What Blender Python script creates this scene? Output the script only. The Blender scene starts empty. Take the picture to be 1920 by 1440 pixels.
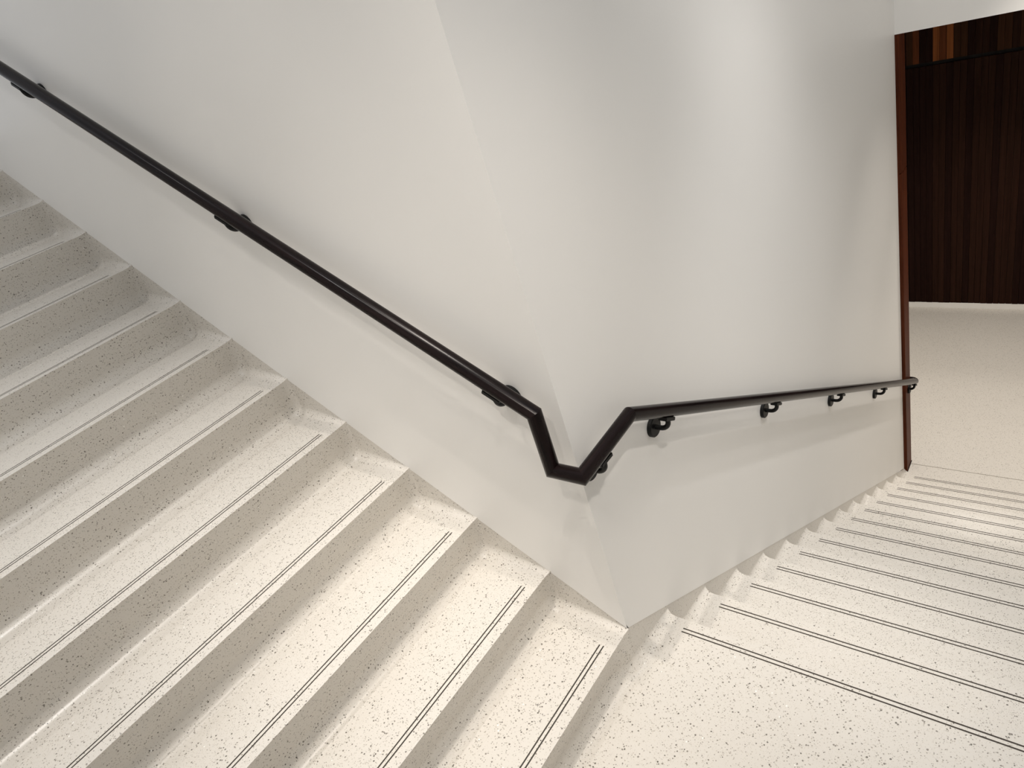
import bpy, bmesh, math, random
from mathutils import Vector, Matrix
random.seed(7)
S = 0.28                      # metres per stair going; all plan numbers below are in goings
H = 0.6128                    # riser height
sc = bpy.context.scene
C = sc.collection

# ------------------------------------------------------------------ camera
cam_data = bpy.data.cameras.new('camera')
cam = bpy.data.objects.new('camera', cam_data); C.objects.link(cam)
R = [(0.7674171768156248, 0.5754005627782884, -0.2828163168608999),
     (0.09925463061834024, -0.5424107665195945, -0.8342296318547086),
     (-0.633418814868293, 0.6121313198310104, -0.47336650943301045)]
CP = Vector((4.01347093, -4.3945026, 7.53339771)) * S
m = Matrix.Identity(4)
for i in range(3):
    m[i][0] = R[0][i]; m[i][1] = -R[1][i]; m[i][2] = -R[2][i]; m[i][3] = CP[i]
cam.matrix_world = m
cam_data.sensor_width = 36.0
cam_data.lens = 1311.0645 * 36.0 / 1920.0
cam_data.clip_start = 0.02
sc.camera = cam

# ------------------------------------------------------------------ world, lights, exposure
sc.view_settings.view_transform = 'Standard'
sc.view_settings.look = 'None'
sc.view_settings.gamma = 1.0
sc.view_settings.use_curve_mapping = False
sc.view_settings.exposure = 0.0
world = bpy.data.worlds.new('world'); sc.world = world
world.use_nodes = True
world.node_tree.nodes['Background'].inputs[0].default_value = (0.955, 0.985, 1.04, 1)
world.node_tree.nodes['Background'].inputs[1].default_value = 0.62

def downlight_or_fill(name, p, target, watts, angle=100, blend=0.8, radius=0.045, col=(1.0, 0.90, 0.78)):
    d = bpy.data.lights.new(name, 'SPOT')
    d.energy = watts; d.spot_size = math.radians(angle); d.spot_blend = blend
    d.shadow_soft_size = radius; d.color = col
    o = bpy.data.objects.new(name, d); C.objects.link(o)
    o.location = Vector(p) * S
    o.rotation_euler = (Vector(target) - Vector(p)).to_track_quat('-Z', 'Y').to_euler()
    return o
WARM = (1.0, 0.92, 0.83)
WHITE = (1.0, 0.97, 0.94)
RAD = 0.05
downlight_or_fill('downlight_or_fill', (2.5, -6.0, 14.0), (-1.2, 0.0, 1.6), 88, 42, 1.0, RAD, WARM)  # added fill aimed at the left wall by the corner, no known fixture
downlight_or_fill('downlight_or_fill', (3.3, -3.4, 14.5), (0.0, -0.2, 1.8), 44, 40, 1.0, RAD, WARM)
downlight_or_fill('downlight_or_fill', (-1.5, -4.2, 15.0), (-4.0, 0.0, 2.6), 48, 38, 1.0, RAD, WARM)  # fill put in to lift the lower middle of the left wall
downlight_or_fill('downlight_or_fill', (5.6, -1.2, 13.0), (0.0, 1.4, 0.8), 90, 46, 1.0, RAD, WARM)  # added to brighten the right wall beside the corner
downlight_or_fill('downlight_or_fill', (6.0, -1.6, 14.0), (0.0, 2.6, 4.6), 52, 60, 1.0, RAD, WHITE)  # invented fill for the upper right wall
downlight_or_fill('downlight_or_fill', (5.0, 5.2, 13.5), (0.0, 9.0, 1.2), 66, 66, 1.0, RAD, WHITE)  # extra fill, lightens the right wall farther along
downlight_or_fill('downlight_or_fill', (0.2, -3.0, 22.0), (0.3, -0.6, 0), 330, 30, 1.0, 0.04, WARM)
downlight_or_fill('downlight_or_fill', (0.9, -0.57, 22.0), (-2.5, -1.5, 1.5), 242, 28, 1.0, 0.04, WARM)
downlight_or_fill('downlight_or_fill', (4.2, -2.6, 14.5), (3.9, -2.2, 0), 34, 46, 1.0, RAD, WARM)
downlight_or_fill('downlight_or_fill', (-3.4, -4.8, 16.5), (-3.9, -5.0, 3), 178, 58, 1.0, RAD, WHITE)
downlight_or_fill('downlight_or_fill', (-1.9, -5.8, 15.5), (-2.4, -5.8, 2), 85, 52, 1.0, RAD, WARM)  # added fill for the treads at lower left
downlight_or_fill('downlight_or_fill', (-8.6, -4.4, 19.0), (-8.4, -3.9, 7), 105, 52, 1.0, RAD, WHITE)
downlight_or_fill('downlight_or_fill', (3.6, 5.4, 13.5), (3.3, 5.6, -2), 225, 60, 1.0, RAD, WHITE)
downlight_or_fill('downlight_or_fill', (1.5, 4.2, 13.0), (1.8, 4.8, -2), 80, 52, 1.0, RAD, WHITE)
downlight_or_fill('downlight_or_fill', (3.6, 7.4, 12.5), (2.6, 13.8, 6.2), 48, 60, 1.0, RAD, WHITE)  # made-up fill that lifts the bulkhead face
downlight_or_fill('downlight_or_fill', (3.5, 9.4, 11.0), (3.3, 9.8, -6), 45, 62, 1.0, RAD, WARM)
downlight_or_fill('downlight_or_fill', (3.4, 12.2, 8.0), (3.2, 12.4, -8), 140, 70, 1.0, RAD, WARM)
downlight_or_fill('downlight_or_fill', (1.5, 18.0, 4.2), (1.5, 18.2, -8), 220, 110, 1.0, RAD, WARM)

# ------------------------------------------------------------------ materials
def new_mat(name):
    mt = bpy.data.materials.new(name); mt.use_nodes = True
    nt = mt.node_tree
    return mt, nt, nt.nodes['Principled BSDF']

def mix_node(nt, fac, a, b):
    n = nt.nodes.new('ShaderNodeMix'); n.data_type = 'RGBA'
    for sock, v in ((0, fac), (6, a), (7, b)):
        if hasattr(v, 'links'):
            nt.links.new(v, n.inputs[sock])
        else:
            n.inputs[sock].default_value = v
    return n.outputs[2]

def math_node(nt, op, a, b=0.0):
    n = nt.nodes.new('ShaderNodeMath'); n.operation = op
    for k, v in enumerate((a, b)):
        if hasattr(v, 'links'):
            nt.links.new(v, n.inputs[k])
        else:
            n.inputs[k].default_value = v
    return n.outputs[0]

def terrazzo():
    mt, nt, b = new_mat('terrazzo')
    pos = nt.nodes.new('ShaderNodeNewGeometry').outputs['Position']
    col = (0.80, 0.765, 0.70, 1)
    n = nt.nodes.new('ShaderNodeTexNoise'); n.inputs['Scale'].default_value = 3.0
    n.inputs['Detail'].default_value = 4
    nt.links.new(pos, n.inputs['Vector'])
    col = mix_node(nt, n.outputs['Fac'], (0.725, 0.692, 0.638, 1), (0.695, 0.662, 0.608, 1))
    # three sizes of stone chip: scale, share of cells, chip radius, colours
    for sc_, share, rad, ca, cb in ((380, 0.34, 0.44, (0.56, 0.52, 0.46, 1), (0.70, 0.66, 0.59, 1)),
                                    (255, 0.21, 0.43, (0.30, 0.275, 0.24, 1), (0.52, 0.48, 0.42, 1)),
                                    (180, 0.085, 0.42, (0.13, 0.118, 0.10, 1), (0.34, 0.31, 0.27, 1)),
                                    (150, 0.005, 0.36, (0.92, 0.90, 0.86, 1), (0.9, 0.88, 0.84, 1))):
        v = nt.nodes.new('ShaderNodeTexVoronoi'); v.inputs['Scale'].default_value = sc_
        nt.links.new(pos, v.inputs['Vector'])
        sep = nt.nodes.new('ShaderNodeSeparateColor'); nt.links.new(v.outputs['Color'], sep.inputs[0])
        pick = math_node(nt, 'LESS_THAN', sep.outputs[0], share)
        size = math_node(nt, 'MULTIPLY', math_node(nt, 'ADD', sep.outputs[2], 0.35), rad)
        near = math_node(nt, 'LESS_THAN', v.outputs['Distance'], size)
        fac = math_node(nt, 'MULTIPLY', pick, near)
        chip = mix_node(nt, sep.outputs[1], ca, cb)
        col = mix_node(nt, fac, col, chip)
    nt.links.new(col, b.inputs['Base Color'])
    b.inputs['Roughness'].default_value = 0.32
    b.inputs['Specular IOR Level'].default_value = 0.45
    return mt

def paint():
    mt, nt, b = new_mat('wall_paint')
    b.inputs['Base Color'].default_value = (0.91, 0.90, 0.875, 1)
    b.inputs['Roughness'].default_value = 0.42
    b.inputs['Specular IOR Level'].default_value = 0.35
    pos = nt.nodes.new('ShaderNodeNewGeometry').outputs['Position']
    n = nt.nodes.new('ShaderNodeTexNoise'); n.inputs['Scale'].default_value = 220
    nt.links.new(pos, n.inputs['Vector'])
    bp = nt.nodes.new('ShaderNodeBump'); bp.inputs['Strength'].default_value = 0.04
    bp.inputs['Distance'].default_value = 0.002
    nt.links.new(n.outputs['Fac'], bp.inputs['Height']); nt.links.new(bp.outputs[0], b.inputs['Normal'])
    return mt

def wood(name, ca, cb, rough, scale=(60, 60, 2.2), spec=0.5):
    mt, nt, b = new_mat(name)
    tc = nt.nodes.new('ShaderNodeTexCoord').outputs['Object']
    mp = nt.nodes.new('ShaderNodeMapping'); mp.inputs['Scale'].default_value = scale
    nt.links.new(tc, mp.inputs['Vector'])
    inf = nt.nodes.new('ShaderNodeObjectInfo')
    add = nt.nodes.new('ShaderNodeVectorMath'); add.operation = 'ADD'
    sc3 = nt.nodes.new('ShaderNodeVectorMath'); sc3.operation = 'SCALE'
    sc3.inputs[0].default_value = (37, 91, 53); nt.links.new(inf.outputs['Random'], sc3.inputs['Scale'])
    nt.links.new(mp.outputs[0], add.inputs[0]); nt.links.new(sc3.outputs[0], add.inputs[1])
    n = nt.nodes.new('ShaderNodeTexNoise'); n.inputs['Scale'].default_value = 1.0
    n.inputs['Detail'].default_value = 6; n.inputs['Roughness'].default_value = 0.62
    nt.links.new(add.outputs[0], n.inputs['Vector'])
    rp = nt.nodes.new('ShaderNodeValToRGB')
    rp.color_ramp.elements[0].position = 0.33; rp.color_ramp.elements[0].color = ca + (1,)
    rp.color_ramp.elements[1].position = 0.68; rp.color_ramp.elements[1].color = cb + (1,)
    nt.links.new(n.outputs['Fac'], rp.inputs[0]); nt.links.new(rp.outputs[0], b.inputs['Base Color'])
    b.inputs['Roughness'].default_value = rough
    b.inputs['Specular IOR Level'].default_value = spec
    return mt

def plain(name, col, rough, metal=0.0, spec=0.5):
    mt, nt, b = new_mat(name)
    b.inputs['Base Color'].default_value = col + (1,)
    b.inputs['Roughness'].default_value = rough
    b.inputs['Metallic'].default_value = metal
    b.inputs['Specular IOR Level'].default_value = spec
    return mt

TERR = terrazzo()
PAINT = paint()
GROOVE = plain('black_grit_inlay', (0.045, 0.035, 0.026), 0.7)
JOINT = plain('joint_filler', (0.30, 0.27, 0.23), 0.6)
RAILW = wood('stained_rail_wood', (0.0035, 0.0022, 0.0024), (0.0135, 0.0078, 0.0075), 0.20, (70, 70, 3.0), 0.14)
BLACK = plain('black_metal', (0.0045, 0.0045, 0.0045), 0.45, 0.0, 0.22)
JAMBW = wood('jamb_wood', (0.058, 0.0135, 0.0050), (0.118, 0.030, 0.0105), 0.5, (60, 60, 2.2), 0.1)
GAP = plain('shadow_gap', (0.004, 0.003, 0.003), 0.9)
def plank_wood(name, c):
    return wood(name, tuple(x * 0.75 for x in c), tuple(x * 1.3 for x in c), 0.55, (50, 50, 1.6), 0.06)
PW = {'dark': plank_wood('plank_dark_brown', (0.022, 0.0085, 0.0050)),
      'darker': plank_wood('plank_near_black', (0.014, 0.0050, 0.0035)),
      'brown': plank_wood('plank_brown', (0.040, 0.016, 0.0075)),
      'red': plank_wood('plank_red_brown', (0.105, 0.032, 0.012)),
      'orange': plank_wood('plank_orange_brown', (0.21, 0.070, 0.022))}

# ------------------------------------------------------------------ helpers
def link(name, me, mat, parent=None):
    o = bpy.data.objects.new(name, me); C.objects.link(o)
    if mat is not None and not me.materials:
        me.materials.append(mat)
    if parent is not None:
        o.parent = parent
    return o

def mesh_from(name, verts, faces, smooth=False, sharp_angle=None, scale=S):
    me = bpy.data.meshes.new(name)
    me.from_pydata([tuple(c * scale for c in v) for v in verts], [], faces)
    bm = bmesh.new(); bm.from_mesh(me)
    bmesh.ops.remove_doubles(bm, verts=bm.verts, dist=1e-6)
    bmesh.ops.recalc_face_normals(bm, faces=bm.faces)
    if smooth:
        for f in bm.faces:
            f.smooth = True
        if sharp_angle:
            for e in bm.edges:
                if len(e.link_faces) == 2 and e.calc_face_angle(0) > math.radians(sharp_angle):
                    e.smooth = False
    bm.to_mesh(me); bm.free()
    return me

def box_geo(x0, x1, y0, y1, z0, z1):
    v = [(x, y, z) for x in (x0, x1) for y in (y0, y1) for z in (z0, z1)]
    f = [(0, 1, 3, 2), (4, 6, 7, 5), (0, 4, 5, 1), (2, 3, 7, 6), (0, 2, 6, 4), (1, 5, 7, 3)]
    return v, f

def box(name, b, mat, parent=None, bevel=0.0):
    me = mesh_from(name, *box_geo(*b))
    if bevel:
        bm = bmesh.new(); bm.from_mesh(me)
        bmesh.ops.bevel(bm, geom=bm.edges[:], offset=bevel * S, segments=2, affect='EDGES', profile=0.6)
        bm.to_mesh(me); bm.free()
    return link(name, me, mat, parent)

def prism(name, poly, mat, parent=None):
    """poly: list of (front point, back point)"""
    n = len(poly)
    v = [p for p, _ in poly] + [p for _, p in poly]
    f = [tuple(range(n)), tuple(range(2 * n - 1, n - 1, -1))]
    f += [(i, i + n, (i + 1) % n + n, (i + 1) % n) for i in range(n)]
    return link(name, mesh_from(name, v, f), mat, parent)

def structure(o):
    o['kind'] = 'structure'; return o

def thing(name, label, cat, loc=(0, 0, 0)):
    o = bpy.data.objects.new(name, None); C.objects.link(o)
    o.location = Vector(loc) * S
    o.empty_display_size = 0.1
    o['label'] = label; o['category'] = cat
    return o

def keep(o, parent):
    """parent without moving the child"""
    o.parent = parent
    o.matrix_parent_inverse = Matrix.Translation(-parent.location)
    return o

# ------------------------------------------------------------------ the setting
W = 7.0                       # clear width of the stairs
Y0 = -0.168                   # first nosing of the lower flight stands at 1 + Y0
NR = 1 + Y0
ZF = -13 * H                  # lower floor
YE = 13.86                    # end of the right-hand wall
CL = 0.026                    # wall edge above the nosings
TOP = 17.0
TH = 0.5
XB = -13.3
YF = 24.2

def zl(x): return H + CL - H * x
structure(prism('wall_left', [((XB, 0, zl(XB)), (XB, TH, zl(XB))), ((0, 0, zl(0)), (-TH, TH, zl(0))),
                              ((0, 0, TOP), (-TH, TH, TOP)), ((XB, 0, TOP), (XB, TH, TOP))], PAINT))
structure(prism('wall_right', [((0, 0, zl(0)), (-TH, TH, zl(0))), ((0, YE, zl(YE)), (-TH, YE, zl(YE))),
                               ((0, YE, TOP), (-TH, YE, TOP)), ((0, 0, TOP), (-TH, TH, TOP))], PAINT))
structure(box('wall_bulkhead', (-TH, W + .2, YE + 0.002, YE + 0.55, 4.31, TOP), PAINT))
structure(box('wall_outer', (W + .2, W + .6, -W - .6, YF + .4, ZF - .6, TOP), PAINT))
structure(box('wall_front', (XB, W + .2, -W - .6, -W - .2, ZF, TOP), PAINT))
structure(box('ceiling', (-4.4, W + .6, YE + .55, YF + .4, 4.31, 4.6), PAINT))
structure(box('wall_foyer', (-4.4, -4.0, YE, YF + .4, ZF, 4.31), PAINT))
structure(box('wall_foyer', (-4.0, -TH, YE + .1, YE + .5, ZF, 4.31), PAINT))

# lower floor: slabs on either side of a joint
floor = structure(box('floor', (0.10, W + .2, 14.285, YF, ZF - .5, ZF), TERR))
structure(box('floor', (-4.0, 0.10, 14.285, YF, ZF - .5, ZF), TERR))
box('floor_joint', (0.09, W, 14.262, 14.285, ZF - .3, ZF - .006), JOINT, floor)

# far wall: individual planks above and below a shadow gap
far = structure(box('wall_far', (-4.0, W + .2, YF + .08, YF + .4, ZF, 4.31), GAP))
structure(box('baseboard_far', (-4.0, W + .2, YF - .005, YF + .075, ZF, ZF + .215), PAINT, None, 0.012))
plank_tone = {0: 'brown', 1: 'red', 2: 'darker', 3: 'darker', 4: 'orange', 5: 'red', 6: 'orange', 7: 'brown', 8: 'brown'}  # wood colour of single upper planks
lowme, upme = {}, {}
k = -9
while -1.93 + 0.2 * k < W:
    x0 = -1.93 + 0.2 * k
    wu = plank_tone.get(k, random.choice(['dark', 'dark', 'darker', 'brown']))
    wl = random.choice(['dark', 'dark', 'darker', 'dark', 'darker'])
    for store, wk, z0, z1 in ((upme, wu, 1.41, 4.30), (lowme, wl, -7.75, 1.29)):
        if wk not in store:
            store[wk] = mesh_from('plank', *box_geo(0, 0.19, 0, 0.07, 0, z1 - z0))
            store[wk].materials.append(PW[wk])
        o = link('plank', store[wk], None, far)
        o.location = Vector((x0, YF + random.choice([0, 0, 0.006, 0.012]), z0)) * S
    k += 1

# timber lining on the end of the wall
jamb = structure(box('trim_1', (-TH, 0.03, YE + .003, 14.36, ZF, 4.31), JAMBW))
def board(z0, z1, zc):
    vs = [(0.03, YE, z0), (0.085, YE, zc), (0.085, 14.40, zc), (0.03, 14.40, z0)]
    n = len(vs)
    v = vs + [(0.03, YE, z1), (0.085, YE, z1), (0.085, 14.40, z1), (0.03, 14.40, z1)]
    f = [(0, 3, 2, 1), (4, 5, 6, 7)] + [(i, (i + 1) % 4, (i + 1) % 4 + 4, i + 4) for i in range(4)]
    me = mesh_from('board', v, f)
    bm = bmesh.new(); bm.from_mesh(me)
    bmesh.ops.bevel(bm, geom=bm.edges[:], offset=0.010 * S, segments=2, affect='EDGES')
    bm.to_mesh(me); bm.free()
    return link('board', me, JAMBW, jamb)
board(ZF + 0.02, 1.19, ZF + .02)
board(1.205, 4.30, 1.205)
box('foot_plate', (0.0, 0.10, YE - .012, 14.41, ZF, ZF + .022), BLACK, jamb)

# ------------------------------------------------------------------ terrazzo stairs
CW, CR = 0.17, 0.17           # width and height of the cove against the wall
NA = 12
REC = 0.007                   # the terrazzo skirt lies this far behind the wall face
def offset_at(v):
    if v >= CW: return 0.0
    t = min(1.0, (CW - v) / CW)
    return CR * (1 - math.sqrt(max(0.0, 1 - t * t)))

def profile(rk, Rf, back, front=True):
    """(u, z, normal, role) from the fillet on the tread below, up the riser, over the nosing, back along the tread"""
    pts = []
    if front:
        ln = math.hypot(rk, H); du, dz = rk / ln, H / ln          # riser direction, upward
        th = math.acos(du)
        t = Rf / math.tan(th / 2)
        uF = -rk + t
        cu, cz = uF, -H + Rf
        n1 = (-dz * -1.0, -du)                                    # riser normal, outward (forward, down)
        a0, a1 = -math.pi / 2, math.atan2(-n1[1], -n1[0])
        if a1 > 0: a1 -= 2 * math.pi
        for i in range(NA):
            a = a0 + (a1 - a0) * i / (NA - 1)
            pts.append((cu + Rf * math.cos(a), cz + Rf * math.sin(a), (-math.cos(a), -math.sin(a)), 'f'))
        pr = (-rk + t * du, -H + t * dz)
        for s in (0.33, 0.66):
            pts.append((pr[0] * (1 - s), pr[1] * (1 - s), n1, 'f'))
        # the nosing corner: mitred normal
        nb = ((n1[0]) , n1[1] + 1.0); dd = nb[0] * n1[0] + nb[1] * n1[1]
        pts.append((0.0, 0.0, (nb[0] / dd, nb[1] / dd), 'n'))
    L = back
    for s in ((0.2, 0.45, 0.7, 1.0) if front else (0, 0.3, 0.6, 1.0)):
        pts.append((-L * s, 0.0, (0, 1), 't%.2f' % s))
    return pts

def fillet_reach(rk, Rf):
    ln = math.hypot(rk, H); th = math.acos(rk / ln)
    return -rk + Rf / math.tan(th / 2)
RK, RF = 0.16, 0.19
UF = fillet_reach(RK, RF)

def step_mesh(name, side, sig_nose, back=None, rk=RK, rf=RF, blend=False, front=True, sig_front=1.0, width=W, z_edge=None, upright=False):
    back = (1.0 - UF) if back is None else back
    vs = [width, width * .66, width * .33, 0.9]
    if blend: vs += [0.5, 0.4, 0.3, 0.2]
    vs += [CW + .02] + [CW * (1 - math.sin(math.pi / 2 * i / 12)) for i in range(13)]
    if blend: vs = sorted(set(vs), reverse=True)
    cols = []
    for v in vs:
        a, b = rk, rf
        if blend:
            s = max(0.0, min(1.0, (0.5 - v) / 0.5)); s = s * s * (3 - 2 * s)
            a = rk * (1 - s) + 0.0 * s; b = rf * (1 - s) + CR * s
        o = offset_at(v)
        col = []
        for u, z, nrm, role in profile(a, b, back, front):
            if role == 'n': g = sig_nose
            elif role == 'f':
                q = max(0.0, min(1.0, (z / H + 0.7) / 0.7))
                g = sig_front * (1 - q) + min(sig_front, sig_nose) * q
            else:
                sft = float(role[1:]); g = sig_nose + (1 - sig_nose) * min(1.0, sft * 1.1) if front else 1.0
            col.append((u + nrm[0] * o * g, v - REC * max(0.0, 1 - v / 0.3), z + nrm[1] * o * g))
        cols.append(col)
    np_ = len(cols[0])
    verts, faces = [], []
    def add(c):
        i = len(verts); verts.extend(c); return i
    idx = [add(c) for c in cols]
    # skirt: up behind the wall's lower edge
    last = cols[-1]
    du, dz = 1 / math.hypot(1, H), -H / math.hypot(1, H)
    zline = CL + 0.06 if z_edge is None else z_edge
    sk1 = []
    for (u, v, z), (_, _, _, role) in zip(last, profile(rk, rf, back, front)):
        if blend and role == 'f':
            sk1.append((u, v, z)); continue                      # runs into the other wall's skirt
        t = u * du + (z - zline) * dz
        su, sz = t * du, zline + t * dz
        if blend and su > 0: su, sz = 0.0, zline
        if upright and role[0] == 't': su, sz = u, zline - H * u
        sk1.append((su, v, sz))
    idx.append(add(sk1))
    # soffit chain
    sof = []
    for u, v, z in cols[0]:
        t = u * du + (z + 1.15) * dz
        sof.append((min(t * du, 0.05) if blend else t * du, 0.0, -1.15 + t * dz))
    is0 = add(sof); is1 = add([(u, width, z) for u, v, z in sof])
    for a, b in list(zip(idx[:-1], idx[1:])) + [(is0, is1), (is1, idx[0])]:
        for i in range(np_ - 1):
            faces.append((a + i, a + i + 1, b + i + 1, b + i))
    if side == 'L':
        verts = [(u, -v, z) for u, v, z in verts]
    else:
        verts = [(v, u, z) for u, v, z in verts]
    return mesh_from(name, verts, faces, True, 38)

def strip_mesh(side, v0, u, width=W):
    w = 0.0085
    x0, x1, z0, z1 = v0, width - 0.3, -0.02, 0.0012
    if side == 'L': g = box_geo(u - w, u + w, -x1, -x0, z0, z1)
    else: g = box_geo(x0, x1, u - w, u + w, z0, z1)
    me = mesh_from('nosing_strip', *g)
    me.materials.append(GROOVE)
    return me

# upper flight, climbing to the left
upper = thing('stair_flight', 'upper flight of speckled white terrazzo steps climbing left along the wall, risers in view', 'stairs', (-4, -3.5, 2.4))
m_first = step_mesh('step', 'L', 0.15, blend=True, sig_front=0.0)
m_step = step_mesh('step', 'L', 0.28)
for me in (m_first, m_step): me.materials.append(TERR)
sL = [strip_mesh('L', 0.3245, -0.1545), strip_mesh('L', 0.3245, -0.208)]
for i in range(13):
    o = link('step', m_first if i == 0 else m_step, None)
    o.location = Vector((-i, 0, (i + 1) * H)) * S
    keep(o, upper)
    for sm in sL:
        link('nosing_strip', sm, None, o)

# lower flight, falling away along the right-hand wall; its top is the landing
lower = thing('stair_flight', 'lower flight of speckled white terrazzo steps descending away to the wood panelled hall, with landing', 'stairs', (3.5, 7, -4))
m_top = step_mesh('landing', 'R', 0.35, back=NR, z_edge=0.20, upright=True)
m_down = step_mesh('step', 'R', 0.35, z_edge=0.20)
for me in (m_top, m_down): me.materials.append(TERR)
sR = [strip_mesh('R', 0.304, -0.1358), strip_mesh('R', 0.304, -0.190)]
for j in range(13):
    o = link('landing' if j == 0 else 'step', m_top if j == 0 else m_down, None)
    o.location = Vector((0, NR + j, -j * H)) * S
    keep(o, lower)
    for sm in sR:
        link('nosing_strip', sm, None, o)
# rest of the landing in front of the wall's corner
o = box('landing_slab', (UF - 0.004, W + .19, -W - .19, -0.0004, -0.3, 0), TERR); keep(o, lower)
# the bottom tread is part of the lower floor
me = step_mesh('floor', 'R', 1.0, back=YE - (NR + 12 + UF), front=False)
o = structure(link('floor', me, TERR)); o.location = Vector((0, YE, ZF)) * S
for u in (13 + NR - 0.1358, 13 + NR - 0.190):
    st = link('nosing_strip', sR[0], None, o)
    st.location = Vector((0, u + 0.1358 - YE, 0)) * S
structure(box('floor', (-.02, W + .2, YE - 0.001, 14.262, ZF - .5, ZF), TERR))

# ------------------------------------------------------------------ handrail
RR = 0.083                    # rail radius
DW = 0.235                    # distance of the rail's centre from the wall
rail = thing('handrail', 'dark stained round wooden handrail on black brackets, kinked around the white wall corner', 'handrail', (0.3, -0.3, 3.37))
SL, SRr = 0.600, 0.6139
XK, ZK = -0.13, 3.985        # kink where the upper run drops
ZL_ = 3.275
YK = 0.78
path = [Vector(p) for p in ((XK - 9.6, -DW, ZK + 9.6 * SL), (XK, -DW, ZK), (XK, -DW, ZL_), (DW, -DW, ZL_),
                            (DW, YK, ZL_ + 0.05), (DW, 14.28, ZL_ + 0.05 - (14.28 - YK) * SRr))]
NS = 28
def frame(d):
    a = Vector((0, 0, 1)) if abs(d.z) < 0.9 else Vector((1, 0, 0))
    x = d.cross(a).normalized(); y = d.cross(x).normalized()
    return x, y
def rail_segment(i):
    a, b = path[i], path[i + 1]
    d = (b - a).normalized()
    x, y = frame(d)
    def ring(p, other):
        n = d if other is None else (d + other).normalized()
        out = []
        for k in range(NS):
            t = 2 * math.pi * k / NS
            q = p + (x * math.cos(t) + y * math.sin(t)) * RR
            out.append(q - d * ((q - p).dot(n) / d.dot(n)))
        return out
    prev = (a - path[i - 1]).normalized() if i else None
    nxt = (path[i + 2] - b).normalized() if i + 2 < len(path) else None
    r0, r1 = ring(a, prev), ring(b, nxt)
    # local frame: origin at a, z along the rail
    M = Matrix((x, y, d)).to_4x4()
    loc = lambda q: tuple(M @ (q - a))
    v = [loc(q) for q in r0 + r1]
    f = [(k, (k + 1) % NS, NS + (k + 1) % NS, NS + k) for k in range(NS)]
    f += [tuple(range(NS)), tuple(range(2 * NS - 1, NS - 1, -1))]
    me = mesh_from('rail_section', v, f, True, 35)
    o = link('rail_section', me, RAILW)
    o.matrix_world = Matrix.Translation(a * S) @ M.inverted()
    keep_m(o, rail)
def keep_m(o, parent):
    o.parent = parent; o.matrix_parent_inverse = Matrix.Translation(-parent.location)

def tube(pts, rad, n=16, cap_round=False):
    """vertices and faces of a swept round tube"""
    v, f = [], []
    prev_x = None
    for i, p in enumerate(pts):
        d = (pts[min(i + 1, len(pts) - 1)] - pts[max(i - 1, 0)]).normalized()
        if prev_x is None:
            x, y = frame(d)
        else:
            x = (prev_x - d * prev_x.dot(d)).normalized(); y = d.cross(x)
        prev_x = x
        rr = rad[i] if isinstance(rad, (list, tuple)) else rad
        v += [tuple(p + (x * math.cos(2 * math.pi * k / n) + y * math.sin(2 * math.pi * k / n)) * rr) for k in range(n)]
    for i in range(len(pts) - 1):
        f += [(i * n + k, i * n + (k + 1) % n, (i + 1) * n + (k + 1) % n, (i + 1) * n + k) for k in range(n)]
    f += [tuple(range(n)), tuple(range(len(pts) * n - 1, (len(pts) - 1) * n - 1, -1))]
    return v, f

for i in range(5):
    rail_segment(i)
# the lower end bends back to the timber lining
e0 = path[-1]; d0 = (path[-1] - path[-2]).normalized()
pts = [e0]
for k in range(1, 9):
    t = math.pi / 2 * k / 8
    c = 0.13
    pts.append(e0 + Vector((-c * (1 - math.cos(t)), c * math.sin(t), 0)) + Vector((0, 0, d0.z / d0.y * c * math.sin(t) * 0.55)))
pts.append(pts[-1] + Vector((-0.045, 0, 0)))
o = link('rail_return', mesh_from('rail_return', *tube([p - e0 for p in pts], RR, 24), True, 40), RAILW)
o.location = e0 * S; keep_m(o, rail)

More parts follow.
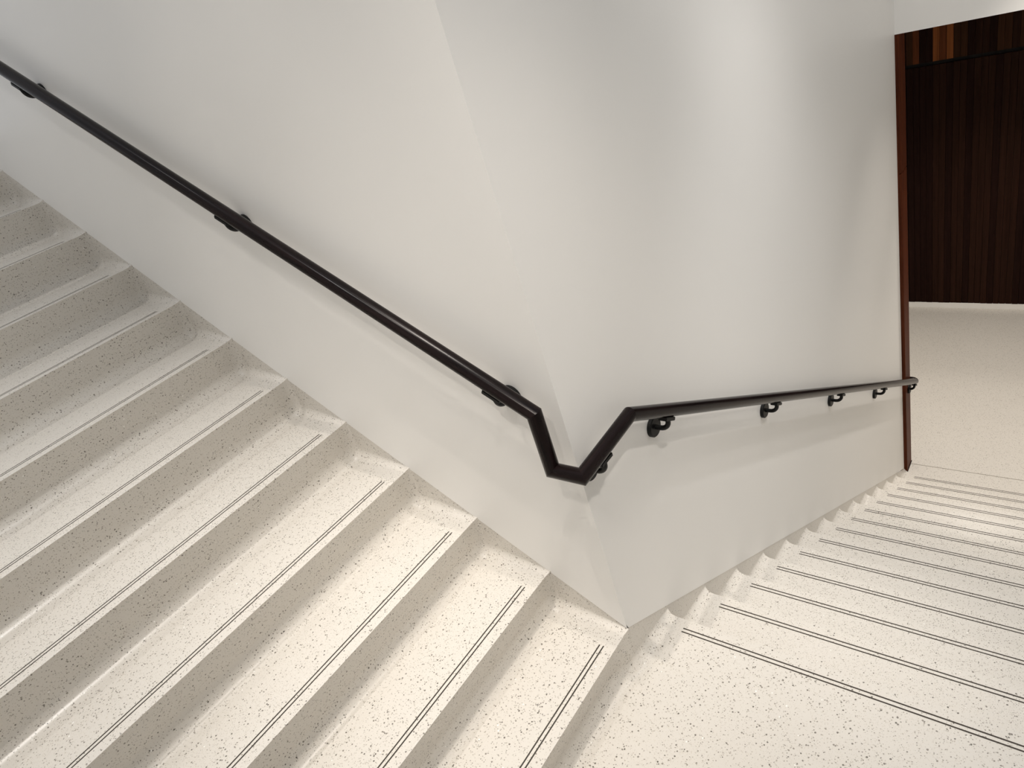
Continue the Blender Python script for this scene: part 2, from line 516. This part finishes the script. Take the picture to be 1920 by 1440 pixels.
# brackets: wall plate, bent arm, saddle under the rail
ZB = 0.275                    # arm's height below the rail's centre line
def bracket_meshes(slope):
    d = DW
    rb = 0.115
    drop = RR / math.cos(math.atan(slope)) + 0.03
    pts = [Vector((0.0, 0, 0)), Vector((d - rb, 0, 0))]
    for k in range(1, 9):
        t = math.pi / 2 * k / 8
        pts.append(Vector((d - rb + rb * math.sin(t), 0, rb * (1 - math.cos(t)))))
    pts.append(Vector((d, 0, ZB - drop)))
    arm = mesh_from('bracket', *tube(pts, 0.031, 16), True, 40)
    # disc with a small bevel on its rim
    prof = [(0.0, 0.130), (0.043, 0.130), (0.053, 0.120), (0.053, 0.0)]
    n = 32; v, f = [], []
    for x, r in prof[:3]:
        v += [(x, r * math.cos(2 * math.pi * k / n), r * math.sin(2 * math.pi * k / n)) for k in range(n)]
    for i in range(2):
        f += [(i * n + k, i * n + (k + 1) % n, (i + 1) * n + (k + 1) % n, (i + 1) * n + k) for k in range(n)]
    f += [tuple(range(n)), tuple(range(2 * n, 3 * n))]
    plate = mesh_from('wall_plate', v, f, True, 35)
    # saddle along local y, tilted with the rail
    a = math.atan(slope)
    L, w, h = 0.11, 0.055, 0.046
    v = []
    for y in (-L, L):
        for x in (-w, w):
            for z in (-h, 0):
                v.append((x + d, y * math.cos(a) + z * math.sin(a), -y * math.sin(a) + z * math.cos(a) + ZB - RR / math.cos(a) + 0.006))
    f = [(0, 1, 3, 2), (4, 6, 7, 5), (0, 4, 5, 1), (2, 3, 7, 6), (0, 2, 6, 4), (1, 5, 7, 3)]
    saddle = mesh_from('saddle', v, f)
    bm = bmesh.new(); bm.from_mesh(saddle)
    bmesh.ops.bevel(bm, geom=bm.edges[:], offset=0.006 * S, segments=2, affect='EDGES'); bm.to_mesh(saddle); bm.free()
    for me in (arm, plate, saddle): me.materials.append(BLACK)
    return arm, plate, saddle
BM = {s: bracket_meshes(s) for s in (SRr, SL, 0.0)}
def bracket(slope, p, rot, base=0.0):
    arm, plate, saddle = BM[slope]
    o = link('bracket', arm, None)
    o.location = Vector(p) * S; o.rotation_euler = (0, 0, rot)
    keep_m(o, rail)
    link('wall_plate', plate, None, o).location = Vector((base, 0, 0)) * S
    link('saddle', saddle, None, o)
def zr(y): return ZL_ + 0.05 - (y - YK) * SRr
def zrl(x): return ZK + (XK - x) * SL
for x in (-7.52, -4.02, -0.59):
    bracket(SL, (x, 0, zrl(x) - ZB), -math.pi / 2)
bracket(0.0, (0, 0.15, ZL_ + 0.02 - ZB), 0)
for y in (1.49, 4.65, 7.83, 11.02):
    bracket(SRr, (0, y, zr(y) - ZB), 0)
bracket(SRr, (0, 14.18, zr(14.18) - ZB), 0, 0.085)
bpy.context.view_layer.update()
